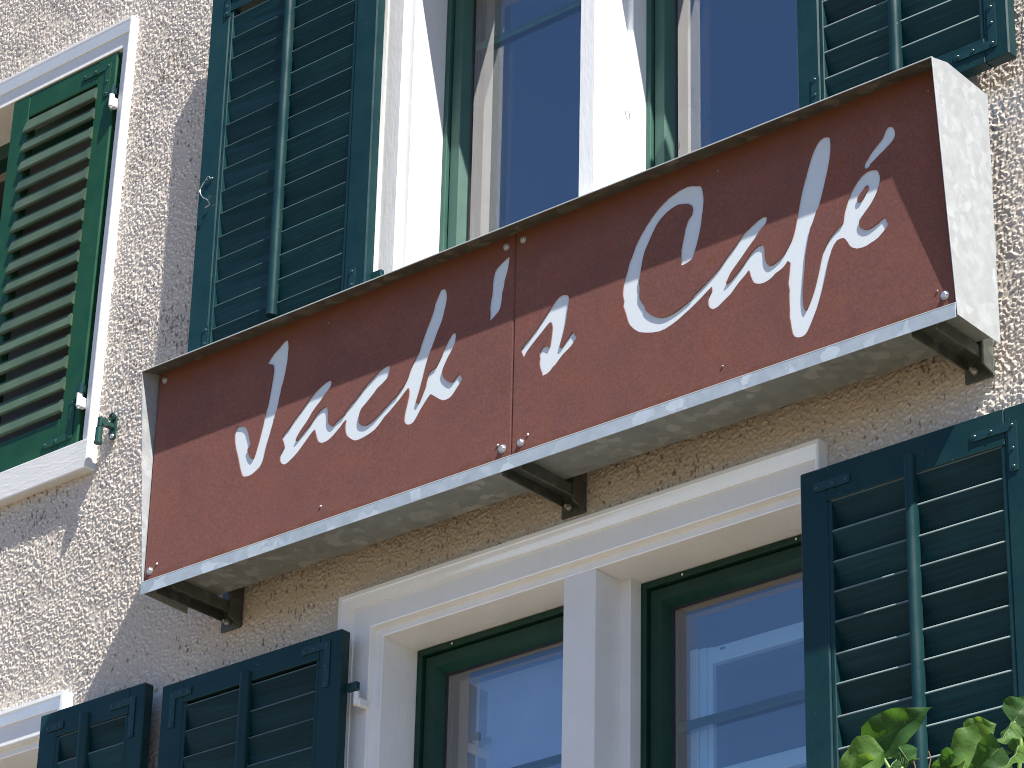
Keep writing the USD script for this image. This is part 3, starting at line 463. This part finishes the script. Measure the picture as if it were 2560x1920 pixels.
s_lf = open_shutter('narrow shaded shutter in the lower left corner', -.578, -.165, -1.45, -.178, YF, .082, .072, .075, .088, -.2545, 15, (-.411, -.375),
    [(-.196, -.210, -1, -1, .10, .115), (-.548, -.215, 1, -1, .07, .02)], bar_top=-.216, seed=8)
def blade(t, xa, xb, y0, y1, z, mat=strap_paint):
    part('hinge_blade', MB().cbox(xa, xb, y0, y1, z - .0105, z + .0105, .0015), mat, t)
blade(s_ul, .5765, .612, -.062, -.048, .795); blade(s_lc, .553, .590, -.062, -.048, -.3605)
# hook of bent wire hanging on the upper left shutter's stile
hk = [(1300, 1105), (1285, 1090), (1270, 1098), (1276, 1112), (1290, 1118), (1275, 1140), (1256, 1170), (1249, 1190), (1258, 1212), (1275, 1232), (1300, 1240), (1313, 1248), (1306, 1264), (1290, 1276), (1274, 1284)]
part('wire_hook', MB().tube([(-.0476 + (a - 1292) * .00058 + 0.0, YF - .006 - (.012 if 3 < i < 12 else 0), 1.3085 - (b - 1100) * .00052 - (a - 1292) * .00022) for i, (a, b) in enumerate(hk)], .0017, 7), wire, s_ul)
part('staple', MB().dome(-.044, YF, 1.3075, .006, .006), iron_green, s_ul)

# closed shutter of the upper left window
cx0, cx1, cz0, cz1, cy = -1.091, -.6155, .672, 1.985, -.012
t = thing('shutter', 'closed brighter green shutter inside the white casing at the upper left', 'shutter', (-.85, 0, cz0), 0, GROUP)
for a, b in ((cx0, cx0 + .081), (cx1 - .0855, cx1)):
    part('stile', MB().cbox(a, b, cy, cy + .034, cz0, cz1, .004).shear(LEAN, LEAN0), frame_green, t)
part('rail', MB().cbox(cx0 + .080, cx1 - .0845, cy + .0008, cy + .033, cz1 - .082, cz1 - .001, .0025).shear(LEAN, LEAN0), frame_green, t)
part('rail', MB().cbox(cx0 + .080, cx1 - .0845, cy + .0008, cy + .033, cz0 + .001, cz0 + .112, .0025).shear(LEAN, LEAN0), frame_green, t)
r = np.random.default_rng(21); z = 1.8480
while z > cz0 + .11:
    a = math.radians(73 + r.uniform(-1.5, 1.5)); R = .0068
    d = np.array([math.cos(a), math.sin(a)]); nb = np.array([-math.sin(a), math.cos(a)])      # up and back; nb = upper face
    c = np.array([cy - .004 + r.uniform(-.0015, .0015), z + r.uniform(-.0015, .0015)])
    prof = [c + d * .0425 + nb * R, c + nb * R] + [c + R * (nb * math.cos(q) - d * math.sin(q) * .55) for q in np.linspace(.4, math.pi - .4, 5)] + [c - nb * R, c + d * .0425 - nb * R]
    part('slat', MB().prism_x(prof[::-1], cx0 + .072, cx1 - .0775).shear(LEAN, LEAN0), slat_green, t)
    z -= .0695
straps(t, [(cx1 - .024, cz1 - .030, -1, -1, .125, .118), (cx1 - .024, cz0 + .030, -1, 1, .125, .125)], cy, strap_green, True)
for x, zz in ((lean(cx1, 1.83), 1.836), (lean(cx1, .84), .845)):
    part('hinge_barrel', MB().cyl((x + .016, -.030, zz - .020), (x + .016, -.030, zz + .012), .0075, 12).cbox(x - .012, x + .016, -.024, -.013, zz - .012, zz + .010, .001), strap_paint, t)
# ------------------------------------------------------------------ the sign (in its own frame: x along the panel, y = 0 the panel's face)
SIGN_A = 0.0119012
sign = thing('cafe_sign', 'long rusted steel cafe sign with white cut-out script lettering', 'sign', (0, -.262, 0), SIGN_A)
def poly(name):
    v = np.array(LETTERS[name], float).reshape(-1, 2) * 1e-4
    # one pass of corner rounding that keeps sharp tips
    out = []
    for i in range(len(v)):
        p, q, s = v[i - 1], v[i], v[(i + 1) % len(v)]
        c = np.dot(q - p, s - q) / (np.linalg.norm(q - p) * np.linalg.norm(s - q) + 1e-12)
        out += [q] if c < .35 else [q * .75 + p * .25 * .5 + q * .125, q * .75 + s * .25 * .5 + q * .125]
    return Polygon(out).buffer(0)
cut = unary_union([poly(k) for k in ('J', 'ACK', 'AP', 'S', 'CAFE', 'ACC')])
island = poly('HOLE')
for x0, x1 in ((.0005, 1.2440), (1.2528, 2.4995)):
    p = sbox(x0, -.002, x1, .608).difference(cut)
    if x1 > 2: p = unary_union([p, island])
    m = MB().poly_y(p, 0.0, .0030)
    if x1 < 2:              # its right edge is folded back
        m.add([(1.2440, 0, -.002), (1.2495, .0042, -.002), (1.2495, .0042, .608), (1.2440, 0, .608), (1.2497, .012, -.002), (1.2497, .012, .608)], [(0, 1, 2, 3), (1, 4, 5, 2)])
    part('rust_panel', m, rust, sign, smooth=False)
for x0, x1 in ((.20, 1.236), (1.264, 2.40)):
    part('white_backing', MB().cbox(x0, x1, .0036, .0075, .02, .59, .0005), acrylic, sign, smooth=False)
TOP = [(-.0590, .5940), (.0020, .6090), (.1650, .6020)]
m = MB(); m.poly_x(Polygon(TOP + [(y, z - .0016) for y, z in TOP[::-1]]), -.0048, 2.5048)
part('hood', m, galv_hood, sign, smooth=False)
part('hood_rim', MB().cyl((-.0066, -.0592, .5946), (2.5066, -.0592, .5946), .0014, 8), edge_zinc, sign)
part('lip_rim', MB().cyl((-.0048, -.0058, .0010), (2.5045, -.0058, .0010), .0014, 8), edge_zinc, sign)
CAP = Polygon([(-.0005, -.026), (-.0595, .5935), (.0020, .6096), (.1655, .6026), (.1655, -.030)])
part('end_cap', MB().poly_x(CAP, -.0066, -.0050), galv, sign, smooth=False)
part('end_cap', MB().poly_x(CAP, 2.5050, 2.5066).cyl((2.5058, -.0008, -.026), (2.5058, -.0598, .5935), .0013, 8), galv, sign)
part('lip', MB().cbox(-.0048, 2.5045, -.0066, -.0050, -.0335, .0008, .0003).cbox(-.0048, 2.5045, -.0050, .0, -.0006, .0006, .0002), galv_lip, sign, smooth=False)
part('bottom_tray', MB().box(-.0045, 2.5045, -.0045, .170, -.0032, -.0016), galv_tray, sign, smooth=False)
part('back_sheet', MB().box(-.0045, 2.5045, .1600, .1615, 0.0, .600), galv, sign, smooth=False)
def hexbolt(x, z, r=.0075, washer=True):
    m = MB()
    if washer: m.tm(_rev([(0, 0), (r * 1.35, 0), (r * 1.35, .0015), (0, .0015)], x, z, 18, 0.0))
    m.tm(_rev([(0, .0015), (r, .0015), (r, .0055), (r * .82, .0070), (0, .0070)], x, z, 6, 0.0))
    part('bolt', m, zinc, sign)
def _rev(prof, x, z, n, y):
    m = trimesh.creation.revolve(prof, sections=n); v = np.array(m.vertices)
    m.vertices = np.stack([x + v[:, 0], y - v[:, 2], z + v[:, 1]], 1); return m
for x, z, r in ((.022, .5817, .0070), (1.2203, .5787, .0070), (1.2742, .5803, .0070), (1.2219, .0300, .0085), (1.2792, .0295, .0075), (2.4756, .0305, .0080), (.0194, .0294, .0080)): hexbolt(x, z, r)
for x, z in ((.6273, .0452), (.6222, .5623), (1.8774, .0459), (1.8700, .5600), (1.3012, .0441), (1.2077, .0442), (.0442, .0432), (2.4566, .0473), (2.4565, .5538)):
    part('old_screw', MB().dome(x, .0002, z, .0034, .0035, 8), old_screw if z > .05 or x > 1.8 else zinc, sign)
for xa, xb, left in ((.036, .101, -.01), (1.211, 1.276, 0), (2.378, 2.443, 0)):
    wy = lambda x: .262 * math.cos(SIGN_A) - SIGN_A * x          # the wall's face in the sign's frame
    yw = wy((xa + xb) / 2); m = MB()
    m.cbox(xa, xb, .016, yw - .004, -.0085, -.0040, .0008)                     # arm: web and two legs, open below
    m.cbox(xa, xa + .0045, .012, yw - .008, -.0340, -.0085, .0008); m.cbox(xb - .0045, xb, .012, yw - .008, -.0340, -.0085, .0008)
    m.cbox(xa - .004, xb + .006, yw - .0075, yw - .0025, -.0640, .45, .0008)     # upright on the wall
    m.poly_x(Polygon([(yw - .0075, -.0600), (yw - .052, -.0480), (yw - .054, .44), (yw - .0075, .44)]), xb + .0015, xb + .006)
    b = part('bracket', m, galv_steel, sign)
    c = (xa + xb) / 2 - .006
    part('anchor_bolt', MB().cyl((c, yw - .030, -.0440), (c, yw - .004, -.0440), .0045, 10).tm(_rev([(0, 0), (.0085, 0), (.0085, .007), (0, .007)], c, -.0440, 6, yw - .0115)), zinc, b)

# ------------------------------------------------------------------ shutter catch on the wall
k = thing('shutter_catch', 'green iron shutter catch on the wall between the closed shutter and the sign', 'shutter catch', (-.4650, 0, .6865))
cx = -.4650
part('wall_plate', MB().poly_y(sbox(cx - .003, .6560, cx + .003, .7120).buffer(.0090, 6), -.013, -.0065), iron_green, k)
part('loop', MB().tube([(cx + .0095 * math.cos(a), -.0175, .7150 + .0095 * math.sin(a)) for a in np.linspace(0, 2 * math.pi, 17)], .0042, 8), iron_green, k)
part('screw', MB().dome(cx, -.013, .6560, .0075, .004), zinc, k)
arm = MB().cbox(cx - .0085, cx + .0085, -.050, -.010, .6760, .6930, .004); arm.cyl((cx - .0100, -.049, .6850), (cx + .0100, -.049, .6850), .0125, 16)
part('arm', arm, iron_green, k)
part('head', MB().cbox(cx - .0095, cx + .0095, -.066, -.056, .6640, .7010, .0045), iron_green, k)
wt = MB().cyl((cx, -.061, .6210), (cx, -.061, .6640), .0105, 18); wt.cyl((cx, -.061, .6160), (cx, -.061, .6215), .0125, 18)
part('weight', wt, iron_green, k)

# ------------------------------------------------------------------ leafy plants in front of the lower right shutter
def ray_at(u, v, y):
    d = np.array([(u - 1280) / CAM_F, (v - 960) / CAM_F, 1.0]) @ CAM_R
    return CAM_C + d * ((y - CAM_C[1]) / d[1])
vein_mat = M('leaf_vein', {'p': ('principled_bsdf', {'base_color': (.09, .16, .05), 'roughness': .6})}, [])
def leaf(parent, base, tip, side, w, mat, fold=.35, curl=.25, wave=.0, seed=0, label=None):
    """base and tip points, side = direction of the blade's right half, w = half width"""
    r = np.random.default_rng(seed); base, tip, side = (np.asarray(a, float) for a in (base, tip, side))
    ax = tip - base; L = np.linalg.norm(ax); ax /= L; side = side - ax * np.dot(side, ax); side /= np.linalg.norm(side); up = np.cross(side, ax)
    nt, ns = 15, 9; v = []
    ph = r.uniform(0, 6, 3)
    for t in np.linspace(0, 1, nt):
        hw = w * (1.0 * np.sin(np.pi * t ** .62) ** .8 * (1 - .25 * t) + .02) * (1 + .05 * math.sin(9 * t + ph[0]))
        if t == 1: hw = .0006
        back = -.16 * w if t < .15 else 0
        for s in np.linspace(-1, 1, ns):
            e = abs(s)
            z = fold * hw * e ** 1.3 - curl * L * (t - .35) ** 2 + wave * w * math.sin(13 * t + ph[1] + (2.1 if s > 0 else 0)) * e ** 2 + .04 * w * math.sin(16 * t) * math.sin(3 * s + ph[2])
            v.append(base + ax * (L * t + back * e ** 1.5) + side * (s * hw * math.cos(fold * .6)) + up * z)
    f = [(i * ns + j, i * ns + j + 1, (i + 1) * ns + j + 1, (i + 1) * ns + j) for i in range(nt - 1) for j in range(ns - 1)]
    lf = part('leaf', MB().add(v, f), mat, parent, smooth=True, label=label)
    mid = [v[i * ns + ns // 2] - up * .0007 for i in range(nt)]
    ribs = MB().tube(mid, np.linspace(.0013, .0005, nt), 5)
    for i in (2, 4, 6, 8, 10):
        for sd in (-1, 1):
            line = [np.array(v[min(i + j, nt - 1) * ns + ns // 2 + sd * min(j, 4)]) - up * .0004 for j in range(5)]
            ribs.tube(line, np.linspace(.0006, .0003, 5), 4)
    part('midrib', ribs, vein_mat, lf)
def c9(a, b): return 1660 + a * .40687, 1245 + b * .40687
pA = thing('leafy_plant', 'leafy plant tip in front of the left half of the lower right shutter', 'plant', tuple(ray_at(*c9(1480, 1900), -.27)), group='leafy plants at the lower right')
pB = thing('leafy_plant', 'larger leafy plant at the right picture corner before the shutter', 'plant', tuple(ray_at(*c9(2100, 1950), -.25)), group='leafy plants at the lower right')
X, U = np.array([1., 0, 0]), np.array([0, 0, 1.])
def L9(par, b, t, yb, yt, side, w, mat, **kw): leaf(par, ray_at(*c9(*b), yb), ray_at(*c9(*t), yt), side, w, mat, **kw)
L9(pA, (1262, 1535), (1630, 1285), -.28, -.27, (.25, .30, -1), .050, leaf_green, fold=.42, curl=.16, wave=.16, seed=1)
L9(pA, (1330, 1560), (1060, 1690), -.30, -.34, (.3, .3, 1), .048, leaf_young, fold=.45, curl=.3, wave=.16, seed=2)
L9(pA, (1370, 1500), (1490, 1345), -.26, -.22, (1, .2, .2), .026, leaf_young, fold=.5, curl=.3, wave=.25, seed=3)
L9(pA, (1340, 1500), (1170, 1640), -.25, -.23, (.6, .5, .9), .030, leaf_young, fold=.7, curl=.2, wave=.3, seed=4)
L9(pA, (1300, 1640), (1130, 1790), -.30, -.33, (.5, .1, .8), .045, leaf_young, fold=.3, curl=.2, wave=.1, seed=5)
L9(pA, (1440, 1600), (1330, 1720), -.30, -.36, (.8, .1, .4), .040, leaf_green, fold=.4, curl=.2, wave=.1, seed=6)
L9(pA, (1450, 1540), (1520, 1640), -.30, -.34, (1, .0, .3), .030, leaf_green, fold=.4, curl=.2, wave=.1, seed=16)
for i, (b_, t_, w_) in enumerate((((1420, 1520), (1530, 1440), .012), ((1300, 1545), (1230, 1470), .010), ((1395, 1590), (1300, 1600), .014), ((1480, 1650), (1560, 1590), .014))):
    L9(pA, b_, t_, -.25, -.23, (.6, .4, .6), w_, leaf_young, fold=.6, curl=.3, wave=.2, seed=30 + i)
for i, (b_, t_, w_) in enumerate((((2150, 1375), (2190, 1290), .012), ((2000, 1480), (1940, 1420), .012), ((2050, 1600), (2130, 1560), .016), ((1770, 1580), (1810, 1520), .012), ((2190, 1480), (2110, 1450), .014))):
    L9(pB, b_, t_, -.22, -.20, (.6, .4, .6), w_, leaf_young, fold=.6, curl=.3, wave=.2, seed=40 + i)
def stem(par, pts, ys, r0, r1, mat=stem_mat, name='stem'):
    P = np.array([ray_at(*c9(*p), y) for p, y in zip(pts, ys)])
    t = np.linspace(0, 1, len(P)); q = np.linspace(0, 1, 14)
    P = np.stack([np.interp(q, t, P[:, i]) for i in range(3)], 1)
    P[1:-1] = (P[:-2] + 2 * P[1:-1] + P[2:]) / 4
    part(name, MB().tube(P, np.linspace(r0, r1, 14), 8), mat, par)
stem(pA, [(1480, 1900), (1480, 1700), (1430, 1600), (1385, 1520)], [-.27] * 4, .0055, .0032)
stem(pA, [(1390, 1900), (1420, 1720), (1350, 1600), (1300, 1555)], [-.28] * 4, .0045, .003)
stem(pA, [(1640, 1800), (1625, 1670), (1640, 1600), (1625, 1555)], [-.2] * 4, .0022, .0012, twig_mat, 'twig')
stem(pA, [(1560, 1800), (1545, 1660), (1530, 1600)], [-.2] * 3, .0022, .0014, twig_mat, 'twig')
L9(pB, (2010, 1480), (1700, 1640), -.26, -.30, (.3, .3, 1), .050, leaf_young, fold=.35, curl=.25, wave=.12, seed=7)
L9(pB, (1880, 1470), (2040, 1385), -.24, -.22, (.4, .3, -1), .036, leaf_young, fold=.4, curl=.3, wave=.15, seed=8)
L9(pB, (2150, 1370), (2260, 1215), -.23, -.20, (.5, .4, -1), .040, leaf_green, fold=.4, curl=.3, wave=.1, seed=9)
L9(pB, (2140, 1385), (2060, 1520), -.27, -.30, (1, .3, .3), .026, leaf_young, fold=.6, curl=.3, wave=.2, seed=10)
L9(pB, (2060, 1540), (1880, 1690), -.30, -.34, (.5, .2, .9), .050, leaf_green, fold=.4, curl=.2, wave=.1, seed=11)
L9(pB, (1760, 1580), (1640, 1700), -.30, -.32, (.7, .2, .8), .045, leaf_green, fold=.35, curl=.2, wave=.1, seed=12)
L9(pB, (2190, 1530), (2080, 1690), -.30, -.35, (.8, .2, .5), .045, leaf_young, fold=.35, curl=.2, wave=.12, seed=13)
L9(pB, (2170, 1400), (2260, 1540), -.22, -.24, (.9, .2, .4), .040, leaf_green, fold=.35, curl=.2, wave=.1, seed=14)
L9(pB, (1850, 1640), (1760, 1800), -.32, -.36, (.8, .2, .4), .050, leaf_young, fold=.35, curl=.2, wave=.1, seed=15)
stem(pB, [(2120, 1950), (2180, 1700), (2200, 1500), (2150, 1375)], [-.25] * 4, .006, .003)
stem(pB, [(2120, 1900), (2050, 1700), (2010, 1580), (2000, 1480)], [-.27] * 4, .005, .003)
stem(pB, [(1900, 1900), (1860, 1720), (1800, 1620), (1770, 1580)], [-.28] * 4, .005, .003)
